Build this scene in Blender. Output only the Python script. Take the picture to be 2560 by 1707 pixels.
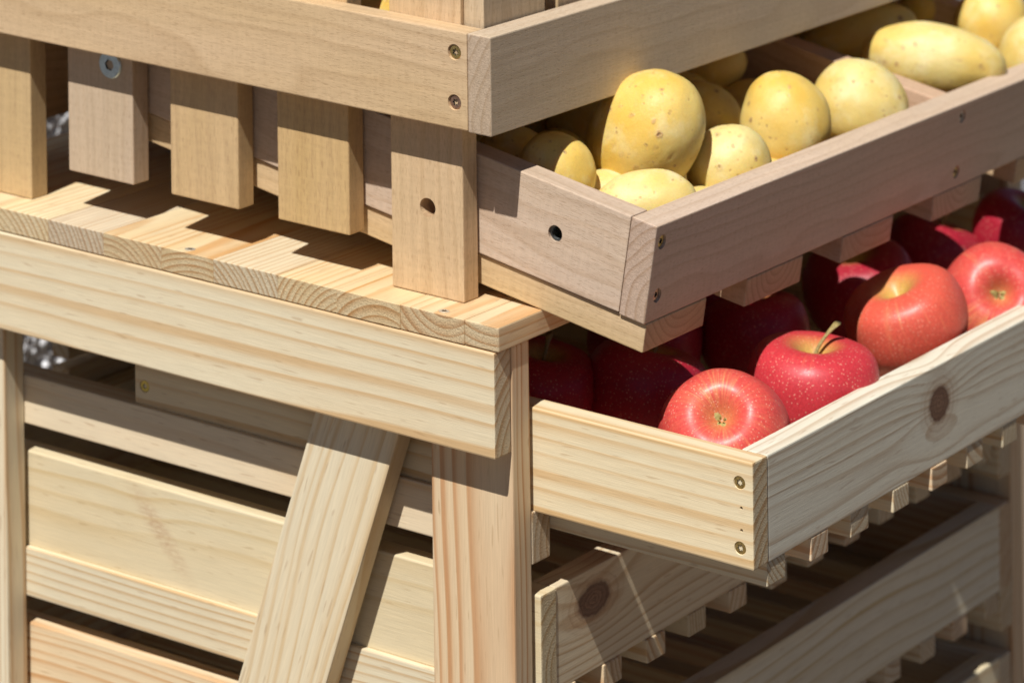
import bpy, bmesh, math, random
import numpy as np
from mathutils import Vector, Matrix, noise as mnoise

random.seed(7)
rng = np.random.default_rng(11)
scene = bpy.context.scene
for o in list(bpy.data.objects):
    bpy.data.objects.remove(o)

# ---------------------------------------------------------------- frame of the stand (metres)
# w: along the drawer fronts, d: pull-out direction, z: up; origin at the near corner of the table top
PX, PY, FPX = 1280.0, -2167.0, 9536.27
def unit(v):
    v = np.array(v, float)
    return v / np.linalg.norm(v)
EW = unit([7308.85 - PX, -1711.74 - PY, FPX])
ED = -unit([-13754.9 - PX, -2820.2 - PY, FPX])
EZ = -unit([0.012, 1, 0])
MB = np.stack([EW, ED, EZ], 1)
XW = unit(EW - (EW @ EZ) * EZ)
ZW = EZ
YW = np.cross(ZW, XW)
RC = np.stack([XW, YW, ZW])           # measuring frame -> world
BASE = RC @ MB
TOPZ = 0.70
CORNER = np.array([(1242.7 - PX) / 4467.0, (821.6 - PY) / 4467.0, FPX / 4467.0])

def W3(p):
    return BASE @ np.asarray(p, float) + np.array([0, 0, TOPZ])

# ---------------------------------------------------------------- camera
cam_d = bpy.data.cameras.new("camera")
cam = bpy.data.objects.new("camera", cam_d)
scene.collection.objects.link(cam)
cpos = RC @ (-CORNER) + np.array([0, 0, TOPZ])
cx, cy, cz = RC @ np.array([1, 0, 0]), RC @ np.array([0, -1, 0]), RC @ np.array([0, 0, -1])
m = Matrix.Identity(4)
for i in range(3):
    m[i][0], m[i][1], m[i][2], m[i][3] = cx[i], cy[i], cz[i], cpos[i]
cam.matrix_world = m
cam_d.sensor_fit = 'HORIZONTAL'
cam_d.sensor_width = 36.0
cam_d.lens = FPX / 2560.0 * 36.0
cam_d.shift_x = 0.0
cam_d.shift_y = -(853.5 - PY) / 2560.0
cam_d.clip_start = 0.05
cam_d.clip_end = 100.0
cam_d.dof.use_dof = True
cam_d.dof.focus_distance = 2.09
cam_d.dof.aperture_fstop = 11.0
scene.camera = cam

# ---------------------------------------------------------------- sky, sun, exposure
sun_travel = unit(BASE @ np.array([1.0, -0.165, -1.53]))
to_sun = -sun_travel
elev = math.asin(to_sun[2])
rot = math.atan2(to_sun[0], to_sun[1])
world = bpy.data.worlds.new("World")
scene.world = world
world.use_nodes = True
wn = world.node_tree
for n in list(wn.nodes):
    wn.nodes.remove(n)
sky = wn.nodes.new("ShaderNodeTexSky")
sky.sky_type = 'NISHITA'
sky.sun_disc = False
sky.sun_elevation = elev
sky.sun_rotation = rot
sky.altitude = 1800.0
sky.air_density = 0.55
sky.dust_density = 0.1
bg = wn.nodes.new("ShaderNodeBackground")
bg.inputs[1].default_value = 0.05
wo = wn.nodes.new("ShaderNodeOutputWorld")
wn.links.new(sky.outputs[0], bg.inputs[0])
wn.links.new(bg.outputs[0], wo.inputs[0])
sun_d = bpy.data.lights.new("sun", 'SUN')
sun_d.energy = 5.0
sun_d.angle = math.radians(0.53)
sun_d.color = (1.0, 0.978, 0.938)
sun = bpy.data.objects.new("sun", sun_d)
scene.collection.objects.link(sun)
sun.rotation_mode = 'QUATERNION'
sun.rotation_quaternion = Vector(sun_travel).to_track_quat('-Z', 'Y')
sun.location = (-1.5, 0.2, 4)
vs = scene.view_settings
vs.view_transform = 'Standard'
vs.look = 'None'
vs.exposure = 0.13
vs.gamma = 1.0
vs.use_curve_mapping = False
scene.render.engine = 'CYCLES'

# ---------------------------------------------------------------- materials
class NT:
    """tiny node helper"""
    def __init__(self, name):
        self.mat = bpy.data.materials.new(name)
        self.mat.use_nodes = True
        self.t = self.mat.node_tree
        self.b = self.t.nodes["Principled BSDF"]
    def n(self, typ, **kw):
        x = self.t.nodes.new(typ)
        for k, v in kw.items():
            setattr(x, k, v)
        return x
    def put(self, sock, v):
        if isinstance(v, bpy.types.NodeSocket):
            self.t.links.new(v, sock)
        else:
            sock.default_value = v
    def math(self, op, a, b=0.0, c=0.0):
        x = self.n("ShaderNodeMath", operation=op)
        self.put(x.inputs[0], a); self.put(x.inputs[1], b); self.put(x.inputs[2], c)
        return x.outputs[0]
    def vmath(self, op, a, b=(0, 0, 0)):
        x = self.n("ShaderNodeVectorMath", operation=op)
        self.put(x.inputs[0], a); self.put(x.inputs[1], b)
        return x.outputs[0]
    def noise(self, vec, scale=1.0, detail=2.0, rough=0.5, color=False):
        x = self.n("ShaderNodeTexNoise")
        self.put(x.inputs["Vector"], vec)
        x.inputs["Scale"].default_value = scale
        x.inputs["Detail"].default_value = detail
        x.inputs["Roughness"].default_value = rough
        return x.outputs["Color"] if color else x.outputs["Fac"]
    def ramp(self, f, stops, interp='LINEAR'):
        x = self.n("ShaderNodeValToRGB")
        x.color_ramp.interpolation = interp
        e = x.color_ramp.elements
        while len(e) < len(stops):
            e.new(0.5)
        for i, (p, c) in enumerate(stops):
            e[i].position = p
            e[i].color = (c, c, c, 1) if isinstance(c, (int, float)) else (*c, 1)
        self.put(x.inputs[0], f)
        return x.outputs[0]
    def mix(self, f, a, b, mode='MIX'):
        x = self.n("ShaderNodeMix", data_type='RGBA', blend_type=mode)
        self.put(x.inputs[0], f)
        for s, v in ((x.inputs[6], a), (x.inputs[7], b)):
            if not isinstance(v, bpy.types.NodeSocket):
                v = (*v, 1) if len(v) == 3 else v
            self.put(s, v)
        return x.outputs[2]
    def attr(self, name, out="Vector"):
        x = self.n("ShaderNodeAttribute", attribute_name=name)
        return x.outputs[out]
    def sep(self, v):
        x = self.n("ShaderNodeSeparateXYZ"); self.put(x.inputs[0], v)
        return x.outputs
    def comb(self, a, b, c):
        x = self.n("ShaderNodeCombineXYZ")
        for i, v in enumerate((a, b, c)):
            self.put(x.inputs[i], v)
        return x.outputs[0]
    def maprange(self, v, a, b, c, d, smooth=False):
        x = self.n("ShaderNodeMapRange")
        if smooth:
            x.interpolation_type = 'SMOOTHSTEP'
        self.put(x.inputs[0], v)
        for i, q in enumerate((a, b, c, d)):
            x.inputs[i + 1].default_value = q
        return x.outputs[0]
    def bump(self, h, dist, strength=1.0, normal=None):
        x = self.n("ShaderNodeBump")
        x.inputs["Strength"].default_value = strength
        x.inputs["Distance"].default_value = dist
        self.put(x.inputs["Height"], h)
        if normal is not None:
            self.put(x.inputs["Normal"], normal)
        return x.outputs[0]

def pine(name, early=(0.735, 0.635, 0.43), mid=(0.72, 0.58, 0.36), late=(0.605, 0.395, 0.18),
         spacing=0.0066, wob=0.0030, knots=(), faint=0.45, kcol=((0.135, 0.06, 0.028), (0.27, 0.14, 0.07))):
    k = NT(name)
    gc = k.attr("gc")
    rnd = k.n("ShaderNodeObjectInfo").outputs["Random"]
    seed = k.comb(k.math('MULTIPLY', rnd, 7.0), k.math('MULTIPLY', rnd, 3.0), 0.0)
    gs = k.vmath('ADD', k.vmath('MULTIPLY', gc, (4, 14, 14)), seed)
    wn_ = k.noise(gs, 1.0, 1.0, 0.4, color=True)
    off = k.vmath('MULTIPLY', k.vmath('SUBTRACT', wn_, (0.5, 0.5, 0.5)), (0, wob * 2, wob * 2))
    x, y, z = k.sep(k.vmath('ADD', gc, off))
    r = k.math('SQRT', k.math('ADD', k.math('MULTIPLY', y, y), k.math('MULTIPLY', z, z)))
    gx, gy, gz = k.sep(gc)
    kmask = None
    for (kx, ky, ka, kb, amp, *slant) in knots:
        sx_ = k.math('SUBTRACT', gx, kx)
        if slant:
            sx_ = k.math('ADD', sx_, k.math('MULTIPLY', k.math('SUBTRACT', gy, ky), slant[0]))
        dx = k.math('DIVIDE', sx_, ka)
        dy = k.math('DIVIDE', k.math('SUBTRACT', gy, ky), kb)
        rr = k.math('ADD', k.math('MULTIPLY', dx, dx), k.math('MULTIPLY', dy, dy))
        q = k.math('SQRT', rr)
        q = k.math('ADD', q, k.math('MULTIPLY', k.math('SUBTRACT', k.noise(k.vmath('MULTIPLY', gc, (260, 260, 260)), 1.0, 3.0), 0.5), 0.35))
        g = k.math('POWER', 2.718, k.math('MULTIPLY', rr, -0.13))
        sgn = k.math('MULTIPLY', k.math('DIVIDE', dy, k.math('ADD', 0.6, k.math('ABSOLUTE', dy))), g)
        r = k.math('ADD', r, k.math('MULTIPLY', sgn, amp))
        halo = k.maprange(q, 2.3, 0.9, 0.0, 1.0, True)
        core = k.maprange(q, 1.12, 0.86, 0.0, 1.0, True)
        kr = k.math('FRACT', k.math('MULTIPLY', q, 4.0))
        kmask = (core, halo, kr, q)
    jit = k.noise(k.comb(0.0, 0.0, k.math('MULTIPLY', r, 120.0)), 1.0, 1.0)
    ph = k.math('ADD', k.math('DIVIDE', r, spacing), k.math('MULTIPLY', jit, 1.6))
    f = k.math('FRACT', ph)
    prof = k.ramp(f, [(0.0, 0.0), (0.35, 0.05), (0.62, 0.30), (0.80, 0.95), (0.92, 1.0), (0.985, 0.15), (1.0, 0.0)])
    lvl = k.maprange(k.noise(k.vmath('ADD', k.vmath('MULTIPLY', gc, (3, 90, 90)), seed), 1.0, 1.0), 0.3, 0.7, faint, 1.0)
    a = k.math('MULTIPLY', prof, lvl)
    tone = k.maprange(k.noise(k.vmath('ADD', k.vmath('MULTIPLY', gc, (4, 22, 22)), seed), 1.0, 3.0, 0.6), 0.35, 0.68, 0.0, 0.8)
    base = k.mix(tone, early, mid)
    col = k.mix(a, base, late)
    fib = k.noise(k.vmath('MULTIPLY', gc, (45, 1900, 1900)), 1.0, 2.0, 0.6)
    col = k.mix(1.0, col, k.ramp(fib, [(0.25, 0.88), (0.75, 1.06)]), 'MULTIPLY')
    # short resin flecks and handling marks
    fl = k.noise(k.vmath('ADD', k.vmath('MULTIPLY', gc, (70, 620, 620)), seed), 1.0, 0.0)
    col = k.mix(k.maprange(fl, 0.74, 0.82, 0.0, 0.35), col, (0.36, 0.2, 0.08))
    if kmask and slant:
        core, halo, kr, kq = kmask
        fe = k.noise(k.vmath('MULTIPLY', gc, (160, 420, 420)), 1.0, 4.0, 0.65)
        feather = k.math('MULTIPLY', k.maprange(kq, 1.7, 0.1, 0.0, 1.0, True), k.maprange(fe, 0.36, 0.66, 0.05, 1.0))
        col = k.mix(k.math('MULTIPLY', feather, 0.75), col, kcol[0])
    elif kmask:
        core, halo, kr, kq = kmask
        col = k.mix(k.math('MULTIPLY', halo, 0.38), col, (0.40, 0.215, 0.09))
        kc = k.mix(k.math('MULTIPLY', kr, k.maprange(kq, 0.35, 0.95, 1.0, 0.25)), kcol[0], kcol[1])
        crack = k.noise(k.vmath('MULTIPLY', gc, (420, 900, 500)), 1.0, 3.0, 0.7)
        kc = k.mix(k.maprange(crack, 0.56, 0.68, 0.0, 0.75), kc, tuple(0.3 * q_ for q_ in kcol[0]))
        ringl = k.math('FRACT', k.math('MULTIPLY', kq, 2.6))
        col = k.mix(k.math('MULTIPLY', k.math('MULTIPLY', halo, k.maprange(ringl, 0.55, 0.95, 0.0, 1.0)), 0.5), col, (0.30, 0.15, 0.06))
        col = k.mix(core, col, kc)
    eg = k.attr("eg", "Fac")
    col = k.mix(k.math('MULTIPLY', k.math('MULTIPLY', prof, eg), 0.6), col, (0.44, 0.25, 0.10))
    pit = k.noise(k.vmath('MULTIPLY', gc, (900, 900, 900)), 1.0, 2.0, 0.7)
    egc = k.mix(1.0, col, k.ramp(pit, [(0.3, (0.68, 0.66, 0.64)), (0.7, (0.92, 0.90, 0.89))]), 'MULTIPLY')
    col = k.mix(eg, col, egc)
    hue = k.n("ShaderNodeHueSaturation")
    k.put(hue.inputs["Hue"], k.maprange(rnd, 0, 1, 0.494, 0.503))
    k.put(hue.inputs["Saturation"], k.maprange(k.math('FRACT', k.math('MULTIPLY', rnd, 17.3)), 0, 1, 0.88, 1.02))
    k.put(hue.inputs["Value"], k.maprange(k.math('FRACT', k.math('MULTIPLY', rnd, 31.7)), 0, 1, 0.92, 1.04))
    k.put(hue.inputs["Color"], col)
    k.put(k.b.inputs["Base Color"], hue.outputs[0])
    rg = k.noise(k.vmath('MULTIPLY', gc, (30, 200, 200)), 1.0, 2.0)
    k.put(k.b.inputs["Roughness"], k.maprange(rg, 0.3, 0.7, 0.44, 0.66))
    k.b.inputs["Specular IOR Level"].default_value = 0.35
    h = k.math('ADD', k.math('MULTIPLY', fib, 0.5), k.math('MULTIPLY', a, 0.12))
    h = k.math('ADD', h, k.math('MULTIPLY', k.math('MULTIPLY', pit, eg), 2.2))
    k.put(k.b.inputs["Normal"], k.bump(h, 0.00022))
    return k.mat

def beech(name, c1=(0.60, 0.425, 0.27), c2=(0.55, 0.39, 0.225), pink=(0.61, 0.425, 0.295)):
    k = NT(name)
    gc = k.attr("gc")
    rnd = k.n("ShaderNodeObjectInfo").outputs["Random"]
    seed = k.comb(k.math('MULTIPLY', rnd, 9.0), k.math('MULTIPLY', rnd, 4.0), 0.0)
    t1 = k.noise(k.vmath('ADD', k.vmath('MULTIPLY', gc, (5, 38, 38)), seed), 1.0, 3.0, 0.55)
    col = k.mix(k.maprange(t1, 0.32, 0.68, 0, 1), c1, c2)
    t2 = k.noise(k.vmath('ADD', k.vmath('MULTIPLY', gc, (2.5, 11, 11)), seed), 1.0, 2.0)
    col = k.mix(k.maprange(t2, 0.40, 0.66, 0, 0.9), col, pink)
    # wide faint growth figure
    x, y, z = k.sep(k.vmath('ADD', gc, k.vmath('MULTIPLY', k.vmath('SUBTRACT', k.noise(k.vmath('ADD', k.vmath('MULTIPLY', gc, (6, 14, 14)), seed), 1.0, 2.0, 0.5, True), (0.5,) * 3), (0, 0.02, 0.02))))
    r = k.math('SQRT', k.math('ADD', k.math('MULTIPLY', y, y), k.math('MULTIPLY', z, z)))
    f = k.math('FRACT', k.math('DIVIDE', r, 0.0056))
    ring = k.ramp(f, [(0.0, 0.0), (0.6, 0.25), (0.88, 1.0), (1.0, 0.0)])
    eg = k.attr("eg", "Fac")
    col = k.mix(k.math('MULTIPLY', ring, k.math('ADD', k.maprange(t2, 0.35, 0.65, 0.12, 0.36), k.math('MULTIPLY', eg, 0.30))), col, (0.36, 0.225, 0.115))
    ln = k.noise(k.vmath('ADD', k.vmath('MULTIPLY', gc, (9, 420, 420)), seed), 1.0, 3.0, 0.6)
    col = k.mix(1.0, col, k.ramp(ln, [(0.28, 0.915), (0.72, 1.05)]), 'MULTIPLY')
    fl = k.noise(k.vmath('ADD', k.vmath('MULTIPLY', gc, (230, 2300, 2300)), seed), 1.0, 0.0)
    fm = k.math('MULTIPLY', k.maprange(fl, 0.60, 0.72, 0.0, 0.30), k.math('SUBTRACT', 1.0, eg))
    col = k.mix(fm, col, (0.27, 0.15, 0.075))
    saw = k.noise(k.vmath('MULTIPLY', gc, (520, 60, 60)), 1.0, 2.0, 0.6)
    col = k.mix(1.0, col, k.ramp(saw, [(0.3, 0.96), (0.7, 1.03)]), 'MULTIPLY')
    pit = k.noise(k.vmath('MULTIPLY', gc, (1100, 1100, 1100)), 1.0, 2.0, 0.7)
    egc = k.mix(1.0, col, k.ramp(pit, [(0.3, (0.70, 0.66, 0.66)), (0.7, (0.90, 0.87, 0.88))]), 'MULTIPLY')
    col = k.mix(eg, col, egc)
    hue = k.n("ShaderNodeHueSaturation")
    k.put(hue.inputs["Hue"], k.maprange(rnd, 0, 1, 0.492, 0.507))
    k.put(hue.inputs["Saturation"], k.maprange(k.math('FRACT', k.math('MULTIPLY', rnd, 13.1)), 0, 1, 0.95, 1.08))
    k.put(hue.inputs["Value"], k.maprange(k.math('FRACT', k.math('MULTIPLY', rnd, 29.3)), 0, 1, 0.93, 1.06))
    k.put(hue.inputs["Color"], col)
    k.put(k.b.inputs["Base Color"], hue.outputs[0])
    k.put(k.b.inputs["Roughness"], k.maprange(ln, 0.3, 0.7, 0.50, 0.68))
    k.b.inputs["Specular IOR Level"].default_value = 0.3
    h = k.math('ADD', k.math('MULTIPLY', ln, 0.6), k.math('MULTIPLY', fm, -0.8))
    h = k.math('ADD', h, k.math('MULTIPLY', saw, 0.35))
    h = k.math('ADD', h, k.math('MULTIPLY', k.math('MULTIPLY', pit, eg), 1.4))
    k.put(k.b.inputs["Normal"], k.bump(h, 0.00018))
    return k.mat

def plain(name, col, rough=0.5, metal=0.0, nscale=900.0, var=0.12, bumpd=0.00005):
    k = NT(name)
    tc = k.n("ShaderNodeTexCoord").outputs["Object"]
    nz = k.noise(tc, nscale, 3.0, 0.6)
    c = k.mix(1.0, col, k.ramp(nz, [(0.3, 1 - var), (0.7, 1 + var)]), 'MULTIPLY')
    k.put(k.b.inputs["Base Color"], c)
    k.b.inputs["Metallic"].default_value = metal
    k.put(k.b.inputs["Roughness"], k.maprange(nz, 0.3, 0.7, rough - 0.08, rough + 0.08))
    k.put(k.b.inputs["Normal"], k.bump(nz, bumpd))
    return k.mat

PINE = pine("pine_wood")
PINE_FINE = pine("pine_wood_narrow_rings", spacing=0.0034, wob=0.003, late=(0.56, 0.345, 0.145), faint=0.5)
PINE_RED = pine("pine_wood_reddish", early=(0.74, 0.595, 0.385), mid=(0.72, 0.535, 0.32), late=(0.57, 0.315, 0.135), spacing=0.0052, wob=0.008, faint=0.55)
PINE_SOFT = pine("pine_wood_pale", early=(0.745, 0.635, 0.44), mid=(0.73, 0.575, 0.37), late=(0.65, 0.455, 0.24), spacing=0.0065, wob=0.012, faint=0.15)
BEECH = beech("beech_wood")
BEECH_TAN = beech("beech_wood_tan", c1=(0.605, 0.435, 0.26), c2=(0.565, 0.40, 0.225), pink=(0.63, 0.46, 0.305))
BEECH_SLAT = beech("beech_wood_honey", c1=(0.60, 0.425, 0.215), c2=(0.555, 0.385, 0.175), pink=(0.62, 0.44, 0.25))
BEECH_PINK = beech("beech_wood_pink", c1=(0.585, 0.45, 0.315), c2=(0.545, 0.415, 0.28), pink=(0.595, 0.46, 0.345))
BRASS = plain("yellow_zinc_screw", (0.74, 0.56, 0.22), 0.30, 1.0, 700, 0.2)
YELLOW = plain("bright_yellow_passivated_screw", (0.78, 0.60, 0.12), 0.42, 0.25, 700, 0.2)
COPPER = plain("coppery_zinc_screw", (0.62, 0.40, 0.28), 0.36, 1.0, 700, 0.2)
SILVER = plain("silver_zinc_screw", (0.66, 0.63, 0.54), 0.48, 0.7, 700, 0.2)
ZINC = plain("blue_zinc_bolt", (0.55, 0.66, 0.70), 0.34, 1.0, 600, 0.1)
DARKSTEEL = plain("threaded_insert_steel", (0.14, 0.15, 0.15), 0.4, 1.0, 600, 0.2)
SOCKET = plain("dark_screw_socket", (0.012, 0.011, 0.009), 0.85, 0.0, 700, 0.2)

# ---------------------------------------------------------------- object helpers
def link(o):
    scene.collection.objects.link(o)
    return o

def tag(o, label, cat, group=None):
    o["label"] = label
    o["category"] = cat
    if group:
        o["group"] = group
    return o

def thing(name, label, cat, loc, group=None):
    e = bpy.data.objects.new(name, None)
    e.empty_display_size = 0.05
    link(e)
    e.location = Vector(loc)
    return tag(e, label, cat, group)

class Frame:
    """box coordinates (a,b,c) -> stand coordinates (w,d,z)"""
    def __init__(self, o=(0, 0, 0), a=(1, 0, 0), b=(0, 1, 0), c=(0, 0, 1)):
        self.o = np.array(o, float)
        self.m = np.stack([np.array(a, float), np.array(b, float), np.array(c, float)], 1)
    def pts(self, P):
        P = np.asarray(P, float)
        return (P @ self.m.T + self.o) @ BASE.T + np.array([0, 0, TOPZ])
ID = Frame()

def mesh_obj(name, me, mat, parent):
    o = bpy.data.objects.new(name, me)
    link(o)
    if mat is not None and not me.materials:
        me.materials.append(mat)
    if parent is not None:
        o.parent = parent
    return o

def cone_bm(c, axis, r1, r2, h, seg=28):
    """cutter: along +axis from c, radius r1 at start, r2 at end"""
    bm = bmesh.new()
    bmesh.ops.create_cone(bm, cap_ends=True, segments=seg, radius1=r1, radius2=r2, depth=h)
    q = Vector((0, 0, 1)).rotation_difference(Vector(axis))
    for v in bm.verts:
        v.co = q @ (v.co + Vector((0, 0, h / 2))) + Vector(c)
    return bm

def board(name, parent, box, grain, mat, off=None, frame=ID, bev=0.0007, cuts=(), warp=0.00025, fit=None):
    """box=(a0,a1,b0,b1,c0,c1); grain = 0/1/2 axis; off = (along, across, through) ring centre offset"""
    a0, a1, b0, b1, c0, c1 = box
    size = np.array([a1 - a0, b1 - b0, c1 - c0])
    cen = np.array([(a0 + a1) / 2, (b0 + b1) / 2, (c0 + c1) / 2])
    bm = bmesh.new()
    bmesh.ops.create_cube(bm, size=1.0)
    for v in bm.verts:
        v.co = Vector(np.array(v.co) * size + cen)
    if bev:
        bmesh.ops.bevel(bm, geom=bm.edges[:], offset=bev, segments=2, profile=0.55, affect='EDGES')
    me = bpy.data.meshes.new(name)
    bm.to_mesh(me); bm.free()
    if cuts:
        tmp = bpy.data.objects.new("cut_base", me); link(tmp)
        rem = []
        for cb in cuts:
            cm = bpy.data.meshes.new("cut"); cb.to_mesh(cm); cb.free()
            co = bpy.data.objects.new("cut", cm); link(co); rem.append(co)
            md = tmp.modifiers.new("b", 'BOOLEAN'); md.operation = 'DIFFERENCE'; md.solver = 'EXACT'; md.object = co
        dg = bpy.context.evaluated_depsgraph_get()
        me2 = bpy.data.meshes.new_from_object(tmp.evaluated_get(dg))
        bpy.data.objects.remove(tmp)
        for co in rem:
            cm = co.data; bpy.data.objects.remove(co); bpy.data.meshes.remove(cm)
        bpy.data.meshes.remove(me)
        me = me2; me.name = name
    n = len(me.vertices)
    P = np.empty(n * 3); me.vertices.foreach_get("co", P); P = P.reshape(-1, 3)
    others = [i for i in range(3) if i != grain]
    others.sort(key=lambda i: -size[i])
    L = P - cen
    if off is None:
        off = (random.uniform(0, 5), random.choice((-1, 1)) * random.uniform(0.0, 0.09), -random.uniform(0.012, 0.06))
    gcv = np.stack([L[:, grain] + off[0], L[:, others[0]] + off[1], L[:, others[1]] + off[2]], 1)
    at = me.attributes.new("gc", 'FLOAT_VECTOR', 'POINT')
    at.data.foreach_set("vector", gcv.ravel())
    eg = me.attributes.new("eg", 'FLOAT', 'FACE')
    eg.data.foreach_set("value", [1.0 if abs(p.normal[grain]) > 0.8 else 0.0 for p in me.polygons])
    if warp:
        s = np.array([random.uniform(-1, 1) for _ in range(4)]) * warp
        t = L[:, grain] / max(size[grain], 1e-6)
        P = P.copy()
        P[:, others[1]] += s[0] * t + s[1] * 2 * t * t
        P[:, others[0]] += s[2] * t
    if fit is not None:
        P = fit(P)
    Q = frame.pts(P)
    if parent is not None:
        Q = Q - np.array(parent_origin(parent))
    me.vertices.foreach_set("co", Q.ravel())
    me.update()
    # outward normals in case the frame flips handedness
    bm = bmesh.new(); bm.from_mesh(me)
    bmesh.ops.recalc_face_normals(bm, faces=bm.faces[:])
    bm.to_mesh(me); bm.free()
    return mesh_obj(name, me, mat, parent)

def parent_origin(p):
    o = Vector((0, 0, 0))
    while p is not None:
        o = o + p.location
        p = p.parent
    return o

def screw(parent, pos, axis, frame, mat, r=0.0036, name="screw", spin=0.0, sink=0.0004):
    """pan of a countersunk star-drive screw; axis = outward direction in box coordinates"""
    ax = Vector(axis)
    q = Vector((0, 0, 1)).rotation_difference(ax)
    N = 24
    V, F, mi = [], [], []
    def ring(rad, z, star=False):
        s = len(V)
        for i in range(N):
            t = 2 * math.pi * i / N
            rr = rad * (1.0 + (0.26 * math.cos(6 * t) if star else 0.0))
            V.append(Vector((rr * math.cos(t + spin), rr * math.sin(t + spin), z)))
        return s
    rs = [ring(r * 0.93, -0.0016), ring(r, -0.0003), ring(r * 0.95, 0.0), ring(r * 0.46, 0.00005, True), ring(r * 0.40, -0.0013, True)]
    for k_ in range(4):
        for i in range(N):
            j = (i + 1) % N
            F.append((rs[k_] + i, rs[k_] + j, rs[k_ + 1] + j, rs[k_ + 1] + i)); mi.append(1 if k_ == 3 else 0)
    F.append(tuple(rs[4] + i for i in range(N))); mi.append(1)
    P = np.array([list(q @ v + Vector(pos) - ax * sink) for v in V])
    Q = frame.pts(P) - np.array(parent_origin(parent))
    me = bpy.data.meshes.new(name)
    me.from_pydata(Q.tolist(), [], F)
    me.materials.append(mat); me.materials.append(SOCKET)
    for p, k_ in zip(me.polygons, mi):
        p.material_index = k_
        p.use_smooth = False
    me.update()
    bm = bmesh.new(); bm.from_mesh(me); bmesh.ops.recalc_face_normals(bm, faces=bm.faces[:]); bm.to_mesh(me); bm.free()
    return mesh_obj(name, me, mat, parent)

def csink(pos, axis, r=0.0043, deep=0.0022):
    """countersink cutter starting just outside the face and narrowing inwards"""
    ax = Vector(axis)
    return cone_bm(Vector(pos) + ax * 0.0006, -ax, r * 1.06, r * 0.92, deep + 0.0006)

# ================================================================= SETTING
FLOOR = 0.0
def ground():
    k = NT("sandy_paving")
    tc = k.n("ShaderNodeTexCoord").outputs["Object"]
    n1 = k.noise(tc, 9, 5, 0.6); n2 = k.noise(tc, 220, 3, 0.6)
    c = k.mix(n1, (0.125, 0.09, 0.056), (0.165, 0.12, 0.078))
    c = k.mix(1.0, c, k.ramp(n2, [(0.3, 0.8), (0.7, 1.15)]), 'MULTIPLY')
    k.put(k.b.inputs["Base Color"], c); k.b.inputs["Roughness"].default_value = 0.9
    k.put(k.b.inputs["Normal"], k.bump(n2, 0.001))
    me = bpy.data.meshes.new("ground")
    n = 24; S = 30.0
    V = [((i / n - 0.5) * 2 * S, (j / n - 0.5) * 2 * S, FLOOR) for j in range(n + 1) for i in range(n + 1)]
    Fc = [(j * (n + 1) + i, j * (n + 1) + i + 1, (j + 1) * (n + 1) + i + 1, (j + 1) * (n + 1) + i) for j in range(n) for i in range(n)]
    me.from_pydata(V, [], Fc); me.update()
    o = mesh_obj("ground", me, k.mat, None)
    o["kind"] = "structure"
ground()

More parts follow.
